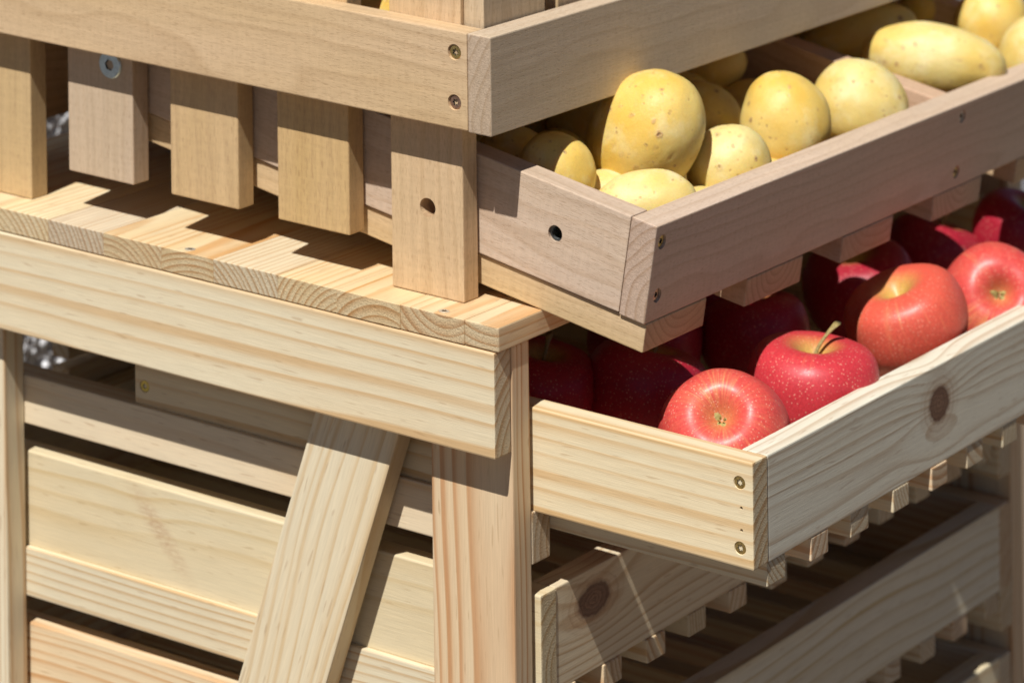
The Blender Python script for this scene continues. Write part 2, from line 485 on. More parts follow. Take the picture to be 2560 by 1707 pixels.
WALL_D = -0.63
def wall():
    k = NT("roughcast_plaster")
    tc = k.n("ShaderNodeTexCoord").outputs["Object"]
    n1 = k.noise(tc, 160, 4, 0.6)
    vp = k.n("ShaderNodeTexVoronoi"); k.put(vp.inputs["Vector"], tc); vp.inputs["Scale"].default_value = 150
    c = k.mix(k.sep(vp.outputs["Color"])[0], (0.60, 0.59, 0.60), (0.82, 0.82, 0.84))
    c = k.mix(k.maprange(vp.outputs["Distance"], 0.42, 0.62, 0.0, 0.6), c, (0.40, 0.38, 0.36))
    k.put(k.b.inputs["Base Color"], c); k.b.inputs["Roughness"].default_value = 0.8
    hp = k.math('SUBTRACT', k.math('MULTIPLY', n1, 0.15), vp.outputs["Distance"])
    k.put(k.b.inputs["Normal"], k.bump(hp, 0.006))
    root = thing("pebble_dash_wall", "pale pebble dash wall standing behind the wooden stand", "wall", (0, 0, 0))
    a = W3((-1.6, WALL_D, 0)); b = W3((2.6, WALL_D, 0)); back = BASE @ np.array([0, -0.2, 0])
    H = 1.15
    V = []
    for p in (a, b, b + back, a + back):
        V.append((p[0], p[1], FLOOR)); V.append((p[0], p[1], H))
    me = bpy.data.meshes.new("plaster")
    me.from_pydata(V, [], [(0, 2, 3, 1), (2, 4, 5, 3), (4, 6, 7, 5), (6, 0, 1, 7), (1, 3, 5, 7), (0, 6, 4, 2)])
    me.update()
    bm = bmesh.new(); bm.from_mesh(me); bmesh.ops.recalc_face_normals(bm, faces=bm.faces[:]); bm.to_mesh(me); bm.free()
    mesh_obj("plaster", me, k.mat, root)
    # thrown pebbles, far too many to count
    kp = NT("pebble_stone")
    pc = kp.attr("shade", "Fac")
    c = kp.mix(pc, (0.62, 0.61, 0.62), (0.84, 0.84, 0.86))
    kp.put(kp.b.inputs["Base Color"], c); kp.b.inputs["Roughness"].default_value = 0.7
    bm = bmesh.new(); bmesh.ops.create_icosphere(bm, subdivisions=1, radius=1.0)
    bv = np.array([v.co[:] for v in bm.verts]); bf = np.array([[v.index for v in f.verts] for f in bm.faces]); bm.free()
    u = unit((b - a) * np.array([1, 1, 0])); nrm = unit(-back * np.array([1, 1, 0])); up = np.array([0, 0, 1.0])
    N = 80000
    i0 = W3((-0.25, WALL_D, 0))
    cu = rng.uniform(-0.30, 1.30, N); cvv = rng.uniform(0.22, 0.95, N)
    rad = rng.uniform(0.0026, 0.0054, N)
    sc = rng.uniform(0.75, 1.3, (N, 3)) * rad[:, None]
    depth = rng.uniform(-0.001, 0.0022, N)
    ctr = np.array([i0[0], i0[1], 0])[None] + cu[:, None] * u + cvv[:, None] * up + depth[:, None] * nrm
    R3 = np.stack([u, nrm, up])
    Vv = (bv[None] * sc[:, None, :]) @ R3 + ctr[:, None]
    Ff = bf[None] + (np.arange(N) * len(bv))[:, None, None]
    me = bpy.data.meshes.new("pebbles")
    me.from_pydata(Vv.reshape(-1, 3).tolist(), [], Ff.reshape(-1, 3).tolist())
    at = me.attributes.new("shade", 'FLOAT', 'POINT')
    at.data.foreach_set("value", np.repeat(rng.uniform(0, 1, N), len(bv)))
    me.polygons.foreach_set("use_smooth", [True] * len(me.polygons))
    me.update()
    o = mesh_obj("pebbles", me, kp.mat, root); o["kind"] = "stuff"
wall()

# ================================================================= STAND
WIDTH = 0.700
stand = thing("drawer_stand", "pine wood drawer stand with glued plank top, apron rail and slanted side brace", "stand", (*W3((WIDTH / 2, -0.22, 0))[:2], FLOOR))

def to_floor(P):
    """lower end of a post cut level with the ground"""
    P = P.copy()
    mnz = P[:, 2].min()
    for i in range(len(P)):
        if P[i, 2] < mnz + 0.02:
            base0 = BASE @ np.array([P[i, 0], P[i, 1], 0.0])
            P[i, 2] = (FLOOR - TOPZ - base0[2]) / BASE[2, 2] + (P[i, 2] - mnz)
    return P

PINE_BRACE = pine("pine_wood_brace", early=(0.735, 0.63, 0.42), mid=(0.72, 0.58, 0.35), late=(0.61, 0.42, 0.19), spacing=0.0072, wob=0.013, faint=0.3)
PINE_POST = pine("pine_wood_post", early=(0.73, 0.57, 0.36), mid=(0.71, 0.51, 0.29), late=(0.52, 0.25, 0.09), spacing=0.0046, wob=0.010, faint=0.8)
def stand_side(mir):
    mx = (lambda a, b: (a, b)) if not mir else (lambda a, b: (WIDTH - b, WIDTH - a))
    wa = mx(0.0, 0.0170); wp = mx(0.0172, 0.0362); wr = mx(0.0364, 0.0560)
    dz = 0.0055 if mir else 0.0
    board("apron", stand, (*wa, -0.4465, -0.0021, -0.0741, -0.0146), 1, PINE, off=(1.2, 0.045, -0.05), bev=0.0012)
    board("post", stand, (*wp, -0.0570, -0.0015 + dz, -0.69, -0.0144), 2, PINE_POST, off=(0.3, -0.014, -0.017), fit=to_floor, bev=0.0012)
    board("post", stand, (*wp, -0.4285, -0.3728, -0.69, -0.0144), 2, PINE_FINE, off=(2.0, 0.05, -0.03), fit=to_floor, bev=0.0012)
    # slanted brace
    al = math.atan(0.342)
    bf = Frame(o=(0, -0.0860, -0.0144), b=(0, math.cos(al), -math.sin(al)), c=(0, math.sin(al), math.cos(al)))
    def cut_top(P):
        P = P.copy()
        mxc, mnc = P[:, 2].max(), P[:, 2].min()
        for i in range(len(P)):
            if P[i, 2] > mxc - 0.02:      # cut parallel to the table top
                P[i, 2] = P[i, 1] * math.tan(al) - (mxc - P[i, 2])
            elif P[i, 2] < mnc + 0.02:
                P[i, 2] = mnc + P[i, 1] * math.tan(al) + (P[i, 2] - mnc)
        return P
    wb = mx(0.0172, 0.0335)
    board("brace", stand, (*wb, -0.0279, 0.0279, -0.66, 0.0), 2, PINE_BRACE, off=(3.1, 0.070, -0.02), frame=bf, fit=cut_top, bev=0.0012)
    for i in range(5):
        zt = -0.1129 - 0.1066 * i
        board("rail", stand, (*wr, -0.4285, -0.0015 + dz, zt - 0.0300, zt), 1,
              (PINE_SOFT, PINE_FINE)[i % 2], off=(0.7 * i, 0.010 + 0.02 * i, -0.03 + 0.004 * i), bev=0.001)
stand_side(False)
stand_side(True)
# back boards closing the stand
for i in range(5):
    zt = -0.030 - 0.118 * i
    board("back_board", stand, (0.150, WIDTH - 0.05, -0.4440, -0.4300, zt - 0.112, zt), 0, PINE_SOFT)

# table top of glued staves
top = board("table_top", stand, (0.004, WIDTH - 0.004, -0.4440, -0.004, -0.0138, -0.0135), 0, PINE_SOFT, bev=0)
edges = [-0.4465, -0.4050, -0.3640, -0.3234, -0.2812, -0.2375, -0.1990, -0.1523, -0.1103, -0.0662, -0.0229, 0.0]
PINE_TOP = pine("pine_wood_table_stave", early=(0.77, 0.635, 0.39), mid=(0.75, 0.56, 0.28), late=(0.62, 0.33, 0.105), spacing=0.0036, wob=0.0035, faint=0.35)
PINE_TOP2 = pine("pine_wood_table_stave_wide", early=(0.77, 0.63, 0.385), mid=(0.75, 0.55, 0.28), late=(0.62, 0.325, 0.105), spacing=0.0054, wob=0.004, faint=0.35)
stave_mats = [PINE_TOP, PINE_TOP2, PINE_TOP, PINE_FINE, PINE_TOP, PINE_TOP, PINE_FINE, PINE_TOP, PINE_TOP2, PINE_TOP2, PINE_TOP2]
offs = [(0.9 * i, R_ * math.cos(math.radians(t_)), R_ * math.sin(math.radians(t_))) for i, (R_, t_) in enumerate(((.05, 60), (.06, 120), (.05, 40), (.065, 25), (.038, 58), (.05, 100), (.07, 38), (.042, 140), (.030, 108), (.024, 250), (.040, 262)))]
TT_SCREWS = [(0.0085, -0.2215), (0.0079, -0.0407), (0.0085, -0.402)]
for i in range(len(edges) - 1):
    d0, d1 = edges[i], edges[i + 1]
    cuts = [csink((w, d, 0.0), (0, 0, 1), r=0.0034, deep=0.0006) for (w, d) in TT_SCREWS if d0 < d < d1]
    jw = random.uniform(0.0004, 0.0013)
    board("stave", top, (jw, WIDTH - 0.0008, d0 + 0.00005, d1 - 0.00005, -0.0140, random.uniform(-0.00015, 0.00005) if not cuts else 0.0), 0, stave_mats[i], off=offs[i], bev=0.0006 if 0 < i < 10 else 0.0009,
          cuts=cuts, warp=0)
for (w, d) in TT_SCREWS:
    screw(top, (w, d, 0.0), (0, 0, 1), ID, SILVER, r=0.0033, sink=0.0)

# ================================================================= DRAWERS
DW0, DW1 = 0.040, 0.660
def drawer(ztop, dfront, label, mats, group, knots_side=None, near=True, offs_=None, mat_front=None, off_front=None, nails=False):
    zb = ztop - 0.0592
    dback = dfront - 0.4295
    root = thing("slatted_drawer", label, "drawer", W3(((DW0 + DW1) / 2, (dfront + dback) / 2, zb)), group)
    t = 0.0172
    sp = [(DW0, dfront - 0.0085, ztop - 0.0125), (DW0, dfront - 0.0085, ztop - 0.0485)] if near else []
    bs = (DW0, dback + 0.0075, ztop - 0.0475)
    cuts = [csink(p, (-1, 0, 0), r=0.0037, deep=0.001) for p in sp] + [csink(bs, (-1, 0, 0), r=0.0037, deep=0.001)]
    if nails:
        for zz in (0.0262, 0.0385):
            cuts.append(cone_bm((DW0 - 0.001, dfront - 0.0075, ztop - zz), (1, 0, 0), 0.0009, 0.0009, 0.006, 12))
    o1 = offs_ or ((random.uniform(0, 5), 0.03, -0.03),)
    board("side_board", root, (DW0, DW0 + t, dback, dfront, zb, ztop), 1, mats[0], off=o1[0], cuts=cuts, bev=0.0011)
    board("side_board", root, (DW1 - t, DW1, dback, dfront, zb, ztop), 1, mats[0], bev=0.0011)
    board("front_board", root, (DW0 + t + 0.0001, DW1 - t - 0.0001, dfront - 0.0168, dfront - 0.0005, zb, ztop), 0, mat_front or mats[1], off=off_front, bev=0.0009)
    board("back_board", root, (DW0 + t + 0.0001, DW1 - t - 0.0001, dback, dback + t, zb, ztop), 0, mats[1], bev=0.0009)
    for i in range(12):
        w0 = 0.0558 + 0.0512 * i + random.uniform(-0.001, 0.001)
        w1 = min(w0 + random.uniform(0.0205, 0.0225), DW1 - 0.004)
        rr = random.uniform(-0.0012, 0.0006)
        board("slat", root, (w0, w1, dback + 0.004, dfront + rr, zb - 0.0139 + random.uniform(-.0005, .0005), zb - 0.0001), 1, (PINE_FINE, PINE_RED, PINE)[i % 3], bev=0.0009)
    for i, p in enumerate(sp):
        screw(root, p, (-1, 0, 0), ID, BRASS, r=0.0035, spin=0.4 * i)
    screw(root, bs, (-1, 0, 0), ID, YELLOW, r=0.0033)
    return root

APF_OFF = (1.0, 0.012, -0.030)
# knot positions are given in ring coordinates of their own board (board centre + offset)
fc_w = (DW0 + DW1) / 2
PINE_APF = pine("pine_wood_knot_apple_front", early=(0.78, 0.74, 0.58), mid=(0.76, 0.69, 0.51), late=(0.54, 0.41, 0.25), spacing=0.0046, wob=0.006,
                knots=[(0.273 - fc_w + APF_OFF[0], 0.006 + APF_OFF[1], 0.0135, 0.0105, 0.011)])
MF_OFF = (4.0, -0.015, -0.03)
PINE_MF = pine("pine_wood_knot_lower_front", early=(0.68, 0.565, 0.37), mid=(0.66, 0.52, 0.31), late=(0.46, 0.29, 0.13), spacing=0.0050, wob=0.004,
               knots=[(0.099 - fc_w + MF_OFF[0], 0.011 + MF_OFF[1], 0.0185, 0.0095, 0.011)])
AS_OFF = ((0.4, 0.055, -0.045),)
drawer(-0.0541, 0.1404, "pulled out pine drawer full of red apples, dark knot in its front board", (PINE, PINE), "slatted pine drawers of the stand",
       offs_=AS_OFF, mat_front=PINE_APF, off_front=APF_OFF, nails=True)
MS_OFF = ((2.3, 0.02, -0.025),)
PINE_MS = pine("pine_wood_feather_knot", early=(0.745, 0.635, 0.43), mid=(0.735, 0.59, 0.37), late=(0.64, 0.47, 0.25), spacing=0.0075, wob=0.008, faint=0.12,
               knots=[(-0.272 + 0.2132 + MS_OFF[0][0], 0.004 + MS_OFF[0][1], 0.0075, 0.0210, 0.004, 0.85)], kcol=((0.50, 0.31, 0.185), (0.66, 0.48, 0.31)))
drawer(-0.1607, 0.0016, "closed pine drawer with big round knot in its front board, under the apple drawer", (PINE_MS, PINE), "slatted pine drawers of the stand",
       near=False, offs_=MS_OFF, mat_front=PINE_MF, off_front=MF_OFF)
drawer(-0.2673, 0.0050, "closed shaded pine drawer with wide grey grain, second below the apple drawer", (PINE_RED, PINE), "slatted pine drawers of the stand", near=False,
       mat_front=pine("pine_wood_wide_grain", early=(0.67, 0.61, 0.46), mid=(0.65, 0.57, 0.40), late=(0.50, 0.37, 0.17), spacing=0.0095, wob=0.016), off_front=(0.0, 0.045, -0.02))
drawer(-0.3739, 0.0040, "closed pine drawer lowest in view, third below the apple drawer", (PINE_FINE, PINE), "slatted pine drawers of the stand", near=False)

# ================================================================= BEECH RACK
rack = thing("display_rack", "beech wood rack of upright legs and battens standing on the plank table top", "rack", W3((WIDTH / 2, -0.22, 0)))
RACK_TOP = 0.30
def rack_side(mir):
    mx = (lambda a, b: (a, b)) if not mir else (lambda a, b: (WIDTH - b, WIDTH - a))
    lw = mx(0.0270, 0.0425)
    hole = [cone_bm((lw[0] - 0.002, -0.0640, 0.0505), (1, 0, 0), 0.0054, 0.0054, 0.03, 28)]
    board("leg", rack, (*lw, -0.0893, -0.0397, 0.0002, RACK_TOP), 2, BEECH_TAN, cuts=hole, bev=0.0009, off=(0.6, 0.02, -0.05))
    board("leg", rack, (*lw, -0.4075, -0.3578, 0.0002, RACK_TOP), 2, BEECH_SLAT, bev=0.0009)
    for (d0, d1, mt) in ((-0.3280, -0.2780, BEECH_PINK), (-0.2495, -0.1990, BEECH_SLAT), (-0.1702, -0.1190, BEECH_SLAT)):
        board("batten", rack, (*lw, d0, d1, 0.0237, RACK_TOP), 2, mt, bev=0.0009)
    iw = mx(0.0427, 0.0560)
    board("tie_rail", rack, (*iw, -0.4075, -0.0400, 0.1124, 0.1300), 1, BEECH)
rack_side(False)
rack_side(True)
board("rear_rail", rack, (0.0580, WIDTH - 0.058, -0.4400, -0.4240, 0.0215, 0.1100), 0, BEECH_TAN)
board("rear_leg", rack, (0.0430, 0.0575, -0.4400, -0.4240, 0.0002, 0.16), 2, BEECH)
board("rear_leg", rack, (WIDTH - 0.0575, WIDTH - 0.043, -0.4400, -0.4240, 0.0002, 0.16), 2, BEECH)
# support for the tilted tray
board("cross_rail", rack, (0.1600, WIDTH - 0.1600, -0.3080, -0.2930, 0.0002, 0.0495), 0, BEECH)
# socket bolt in the first batten
def bolt():
    N = 36
    r = 0.0083; hx = 0.0030
    V, F, mi = [], [], []
    def ring(fn, z):
        s = len(V)
        for i in range(N):
            t = 2 * math.pi * i / N
            q = fn(t)
            V.append((-z, q * math.cos(t), q * math.sin(t)))
        return s
    def hexr(t, a=hx):
        t = (t + 0.15) % (math.pi / 3) - math.pi / 6
        return a / math.cos(t)
    rs = [ring(lambda t: r, 0.0), ring(lambda t: r, 0.0006), ring(lambda t: r * 0.93, 0.0013), ring(lambda t: hexr(t), 0.0013), ring(lambda t: hexr(t) * 0.96, -0.0030)]
    for k_ in range(4):
        for i in range(N):
            j = (i + 1) % N
            F.append((rs[k_] + i, rs[k_] + j, rs[k_ + 1] + j, rs[k_ + 1] + i)); mi.append(1 if k_ == 3 else 0)
    F.append(tuple(rs[4] + i for i in range(N))); mi.append(1)
    P = np.array(V) + np.array([0.0269, -0.2945, 0.0938])
    me = bpy.data.meshes.new("bolt")
    me.from_pydata((ID.pts(P) - np.array(parent_origin(rack))).tolist(), [], F)
    me.materials.append(ZINC); me.materials.append(SOCKET)
    for p, k_ in zip(me.polygons, mi):
        p.material_index = k_
    bm = bmesh.new(); bm.from_mesh(me); bmesh.ops.recalc_face_normals(bm, faces=bm.faces[:]); bm.to_mesh(me); bm.free()
    mesh_obj("bolt", me, None, rack)
bolt()

# ================================================================= UPPER TRAY
tray1 = thing("display_tray", "level beech tray around the rack legs, set above the tilted potato tray", "tray", W3((WIDTH / 2, -0.22, 0.104)))
T1W0, T1F = 0.0096, -0.0087
sp = [(T1W0, -0.0328, 0.1475), (T1W0, -0.0331, 0.1190)]
board("side_board", tray1, (T1W0, 0.0268, -0.4300, -0.0243, 0.1041, 0.1594), 1, BEECH_TAN, cuts=[csink(p, (-1, 0, 0), r=0.0044) for p in sp], off=(0.3, 0.03, -0.06), bev=0.0008)
board("side_board", tray1, (WIDTH - 0.0268, WIDTH - T1W0, -0.4300, -0.0243, 0.1041, 0.1594), 1, BEECH)
board("front_board", tray1, (T1W0, WIDTH - T1W0, -0.0242, T1F, 0.1036, 0.1596), 0, BEECH_PINK, off=(2.3, 0.02, -0.05), bev=0.0008)
board("back_board", tray1, (T1W0, WIDTH - T1W0, -0.4456, -0.4301, 0.1112, 0.1590), 0, BEECH)
for i in range(8):
    w0 = 0.0436 + 0.0766 * i
    board("slat", tray1, (w0, w0 + 0.0764, -0.4295, -0.0244, 0.1042, 0.1120), 1, BEECH)
board("corner_block", tray1, (0.0300, 0.0965, -0.0394, -0.0258, 0.1125, 0.26), 2, BEECH_TAN, off=(0.4, 0.01, -0.03), bev=0.0008)
board("corner_block", tray1, (0.1125, 0.1790, -0.0394, -0.0270, 0.1125, 0.26), 2, BEECH, bev=0.0008)
for i, p in enumerate(sp):
    screw(tray1, p, (-1, 0, 0), ID, (BRASS, COPPER)[i], r=0.0038, spin=0.5 * i, sink=0.0012)

# ================================================================= TILTED TRAY
TH = math.radians(9.3)
TS = np.array([0, math.cos(TH), -math.sin(TH)])
TN = np.array([0, math.sin(TH), math.cos(TH)])
T2O = np.array([0.0450, 0.0782, 0.0627])          # upper front corner
TF = Frame(o=T2O, a=(1, 0, 0), b=TS, c=TN)         # (w from side, s towards front, n above rim)
tray2 = thing("potato_tray", "forward tilted beech tray full of yellow potatoes, resting on the table top edge", "tray",
              W3(T2O + 0.3 * np.array([1, 0, 0]) - 0.2 * TS - 0.072 * TN))
T2W = 0.610; T2H = 0.0565; T2L = 0.395
hole2 = cone_bm((-0.002, -0.0635, -0.0272), (1, 0, 0), 0.0047, 0.0047, 0.03, 26)
board("side_board", tray2, (0.0, 0.0185, -T2L, -0.0168, -T2H, 0.0), 1, BEECH_PINK, frame=TF, cuts=[hole2], off=(1.0, 0.004, -0.018), bev=0.0008)
board("side_board", tray2, (T2W - 0.0185, T2W, -T2L, -0.0168, -T2H, 0.0), 1, BEECH, frame=TF)
fs = [(0.0085, 0.0, -0.0105), (0.0112, 0.0, -0.0425), (0.3962, 0.0, -0.0090), (0.3985, 0.0, -0.0470)]
board("front_board", tray2, (0.0, T2W, -0.0166, 0.0, -T2H - 0.0008, 0.0), 0, BEECH_PINK, frame=TF, cuts=[csink(p, (0, 1, 0), r=0.0042) for p in fs], off=(0.6, 0.025, -0.04), bev=0.0008)
board("back_board", tray2, (0.0, T2W, -T2L - 0.0166, -T2L - 0.0001, -T2H, 0.0), 0, BEECH, frame=TF)
board("divider", tray2, (0.3866, 0.4070, -T2L, -0.0168, -T2H, -0.0012), 1, BEECH, frame=TF, bev=0.0008)
for i, (a, b) in enumerate(((0.0022, 0.0715), (0.1205, 0.1900), (0.2420, 0.3105), (0.3690, 0.4400), (0.4950, 0.5640))):
    board("slat", tray2, (a, b, -T2L - 0.010, 0.0003, -T2H - 0.0180, -T2H - 0.0010), 1, (BEECH_TAN, BEECH, BEECH_PINK)[i % 3], frame=TF, bev=0.0008)
for i, p in enumerate(fs):
    screw(tray2, p, (0, 1, 0), TF, (BRASS, COPPER, SILVER, BRASS)[i], r=0.0036, spin=0.3 * i, sink=0.0011)
# threaded insert in the side hole
def insert():
    N = 24; V = []; F = []
    prof = [(0.0046, 0.0020)] + [(0.0036 + 0.0006 * (i % 2), 0.0022 + 0.0010 * i) for i in range(12)]
    for (r, x) in prof:
        for i in range(N):
            t = 2 * math.pi * i / N
            V.append((x, -0.0635 + r * math.cos(t), -0.0272 + r * math.sin(t)))
    for k_ in range(len(prof) - 1):
        for i in range(N):
            j = (i + 1) % N
            F.append((k_ * N + i, k_ * N + j, (k_ + 1) * N + j, (k_ + 1) * N + i))
    me = bpy.data.meshes.new("threaded_insert")
    me.from_pydata((TF.pts(np.array(V)) - np.array(parent_origin(tray2))).tolist(), [], F)
    me.update()
    mesh_obj("threaded_insert", me, DARKSTEEL, tray2)
insert()

# ================================================================= PRODUCE
CAMP = np.array(cpos)
def ray(u, v):
    c = np.array([(u - PX) / FPX, (v - PY) / FPX, 1.0])
    return RC @ c
def hit(u, v, origin, normal_stand):
    """point where the line of sight through a photo pixel meets a plane of the stand (for measuring)"""
    r = ray(u, v)
    Bi = np.linalg.inv(BASE)
    rl = Bi @ r; cl = Bi @ (CAMP - np.array([0, 0, TOPZ]))
    t = (np.dot(origin, normal_stand) - np.dot(cl, normal_stand)) / np.dot(rl, normal_stand)
    return CAMP + t * r, FPX / t

def potato_mat(name, skin=(0.75, 0.565, 0.185), deep=(0.71, 0.46, 0.085), pale=(0.77, 0.65, 0.33)):
    k = NT(name)
    tc = k.n("ShaderNodeTexCoord").outputs["Object"]
    rnd = k.n("ShaderNodeObjectInfo").outputs["Random"]
    seed = k.comb(k.math('MULTIPLY', rnd, 11.0), k.math('MULTIPLY', rnd, 5.0), rnd)
    p = k.vmath('ADD', tc, seed)
    n1 = k.noise(p, 26, 3, 0.55)
    col = k.mix(k.maprange(n1, 0.36, 0.66, 0, 1), skin, deep)
    n2 = k.noise(p, 44, 4, 0.6)
    col = k.mix(k.maprange(n2, 0.52, 0.72, 0, 0.75), col, pale)
    n5 = k.noise(k.vmath('ADD', p, (3, 1, 2)), 38, 5, 0.65)
    col = k.mix(k.maprange(n5, 0.60, 0.78, 0, 0.55), col, (0.50, 0.31, 0.12))
    vo = k.n("ShaderNodeTexVoronoi"); k.put(vo.inputs["Vector"], k.vmath('ADD', p, k.vmath('MULTIPLY', k.noise(p, 300, 2, 0.5, True), (0.002,) * 3))); vo.inputs["Scale"].default_value = 210
    gate = k.noise(k.vmath('ADD', p, (7, 2, 5)), 70, 2, 0.5)
    dots = k.math('MULTIPLY', k.maprange(vo.outputs["Distance"], 0.24, 0.12, 0, 1), k.maprange(gate, 0.48, 0.60, 0, 0.6))
    col = k.mix(dots, col, (0.40, 0.22, 0.08))
    fine = k.noise(p, 900, 3, 0.7)
    col = k.mix(1.0, col, k.ramp(fine, [(0.3, 0.93), (0.7, 1.05)]), 'MULTIPLY')
    eye = k.attr("eye", "Fac")
    wv = k.vmath('MULTIPLY', k.vmath('SUBTRACT', k.noise(p, 330, 3, 0.6, True), (0.5,) * 3), (0.0035,) * 3)
    v2 = k.n("ShaderNodeTexVoronoi"); k.put(v2.inputs["Vector"], k.vmath('ADD', p, wv)); v2.inputs["Scale"].default_value = 98
    pick = k.sep(v2.outputs["Color"])
    size = k.maprange(pick[1], 0, 1, 0.7, 1.6)
    dd = k.math('DIVIDE', v2.outputs["Distance"], size)
    on = k.math('MULTIPLY', k.maprange(pick[0], 0.12, 0.22, 0, 1), k.maprange(k.noise(k.vmath('ADD', p, (1, 4, 2)), 34, 2, 0.5), 0.42, 0.56, 0.15, 1.0))
    spot = k.math('MULTIPLY', k.maprange(dd, 0.20, 0.11, 0, 1, True), on)
    pitc = k.math('MULTIPLY', k.maprange(dd, 0.10, 0.04, 0, 1, True), on)
    col = k.mix(k.math('MULTIPLY', spot, 0.62), col, (0.47, 0.27, 0.13))
    col = k.mix(k.math('MULTIPLY', pitc, 0.85), col, (0.20, 0.10, 0.045))
    col = k.mix(k.maprange(eye, 0.2, 0.9, 0.0, 0.55), col, (0.50, 0.30, 0.12))
    k.put(k.b.inputs["Base Color"], col)
    k.b.inputs["Subsurface Weight"].default_value = 0.35
    k.b.inputs["Subsurface Radius"].default_value = (0.010, 0.0055, 0.0015)
    k.b.inputs["Subsurface Scale"].default_value = 0.5
    k.put(k.b.inputs["Roughness"], k.maprange(n2, 0.3, 0.7, 0.44, 0.60))
    h = k.math('ADD', k.math('MULTIPLY', fine, 0.4), k.math('MULTIPLY', dots, -0.7))
    h = k.math('ADD', h, k.math('ADD', k.math('MULTIPLY', spot, 0.7), k.math('MULTIPLY', pitc, -1.8)))
    h = k.math('ADD', h, k.math('MULTIPLY', k.noise(p, 240, 3, 0.6), 0.8))
    k.put(k.b.inputs["Normal"], k.bump(h, 0.0003))
    return k.mat
POTATO = potato_mat("potato_skin")
POTATO_PALE = potato_mat("potato_skin_pale", skin=(0.74, 0.60, 0.245), deep=(0.70, 0.50, 0.13), pale=(0.77, 0.68, 0.39))

def potato(label, centre, axes, quat, mat, seed, eyes=9, egg=None, sub=5):
    bm = bmesh.new()
    bmesh.ops.create_icosphere(bm, subdivisions=sub, radius=1.0)
    rs = random.Random(seed)
    if egg is None:
        egg = rs.uniform(-0.05, 0.09)
    E_ = []
    for _ in range(eyes):
        v = Vector((rs.gauss(0, 1), rs.gauss(0, 1), rs.gauss(0, 1))).normalized()
        E_.append((v, rs.uniform(0.035, 0.085), rs.uniform(0.35, 1.0)))
    ev = []
    so = Vector((rs.uniform(0, 50), rs.uniform(0, 50), rs.uniform(0, 50)))
    for v in bm.verts:
        nrm = v.co.normalized()
        s = 1.0 + 0.045 * mnoise.noise(nrm * 1.1 + so) + 0.016 * mnoise.noise(nrm * 2.6 + so) + 0.004 * mnoise.noise(nrm * 9 + so)
        e = 0.0
        for (c, rad, st) in E_:
            dd = (nrm - c)
            dl = Vector((dd.x, dd.y * 1.35, dd.z)).length / rad
            dl += 0.25 * mnoise.noise(nrm * 22 + so)
            if dl < 2.2:
                w_ = math.exp(-dl * dl * 1.6)
                s -= 0.016 * st * w_
                s += 0.008 * st * math.exp(-(dl - 1.5) ** 2 * 5)
                e = max(e, w_ * (0.35 + 0.65 * st))
        sx = 1.0 - egg * nrm.x
        v.co = Vector((nrm.x * axes[0] * s, nrm.y * axes[1] * s * sx, nrm.z * axes[2] * s * sx))
        ev.append(e)
    me = bpy.data.meshes.new("potato")
    bm.to_mesh(me); bm.free()
    at = me.attributes.new("eye", 'FLOAT', 'POINT')
    at.data.foreach_set("value", ev)
    me.polygons.foreach_set("use_smooth", [True] * len(me.polygons))
    o = mesh_obj("potato", me, mat, None)
    o.location = Vector(centre)
    o.rotation_mode = 'QUATERNION'
    o.rotation_quaternion = quat
    tag(o, label, "potato", "yellow potatoes in the trays")
    return o

VR = Vector(RC @ np.array([1, 0, 0])); VU = Vector(RC @ np.array([0, -1, 0]))
def lay_quat(u, v, ang, lean=0.0):
    """long axis at `ang` degrees seen from the front, leaning towards (+) or away from the viewer"""
    back = Vector(-ray(u, v)).normalized()
    r = VR - back * VR.dot(back); r.normalize()
    up = back.cross(r)
    a = math.radians(ang)
    ax = r * math.cos(a) + up * math.sin(a)
    l = math.radians(lean)
    axl = ax * math.cos(l) + back * math.sin(l)
    z = back * math.cos(l) - ax * math.sin(l)
    y = z.cross(axl)
    return Matrix((axl, y, z)).transposed().to_quaternion()

# (pixel centre, half sizes in photo pixels, angle, height of the centre over the tray rim, lean, material, label)
PLANE_N2 = TN
POT = [
 (1614, 338, 172, 128, 50, 0.003, 32, 0, "largest potato in the tilted tray, upright egg shape with sunlit shoulder"),
 (1824, 424, 108, 99, 60, -0.012, 15, 1, "small pale potato between the largest one and the tray front board"),
 (1963, 306, 122, 106, 96, -0.003, 10, 0, "rounded potato with dark eyes clustered on its crown, beside the pale oval one"),
 (2151, 264, 116, 106, 150, -0.007, 0, 1, "pale spotted potato leaning against the tray divider"),
 (1612, 517, 128, 84, 8, -0.020, 0, 1, "flat lying potato showing only its back above the tray corner"),
 (1392, 428, 98, 88, 130, -0.014, 15, 0, "dull potato against the tray side board, half in shadow"),
 (1290, 388, 92, 66, 165, -0.020, 0, 0, "potato tucked in the shade by the rack leg"),
 (1462, 300, 98, 84, 30, -0.018, 0, 0, "shaded potato with a brown eye behind the largest one"),
 (1762, 292, 96, 78, 150, -0.024, 0, 0, "shaded potato squeezed behind the largest and the rounded one"),
 (1772, 170, 92, 66, 20, -0.020, 0, 0, "potato deep in shadow under the upper tray"),
 (1880, 262, 92, 60, 10, -0.034, 0, 0, "low potato lying in the dark beside the divider"),
 (2335, 150, 172, 84, -8, -0.002, 0, 1, "longest potato, with a golden patch, lying along the front board beyond the divider"),
 (2140, 88, 146, 68, 14, -0.012, 0, 0, "long shaded potato behind the longest one"),
 (2318, 12, 74, 66, 60, -0.010, 0, 0, "small potato with a curved scar behind the longest one"),
 (2482, 58, 90, 88, 70, -0.004, 10, 0, "round potato half lit behind the end of the longest one"),
 (2590, 138, 100, 88, 60, -0.002, 0, 1, "pale potato against the front board past the longest one"),
]
rim = T2O
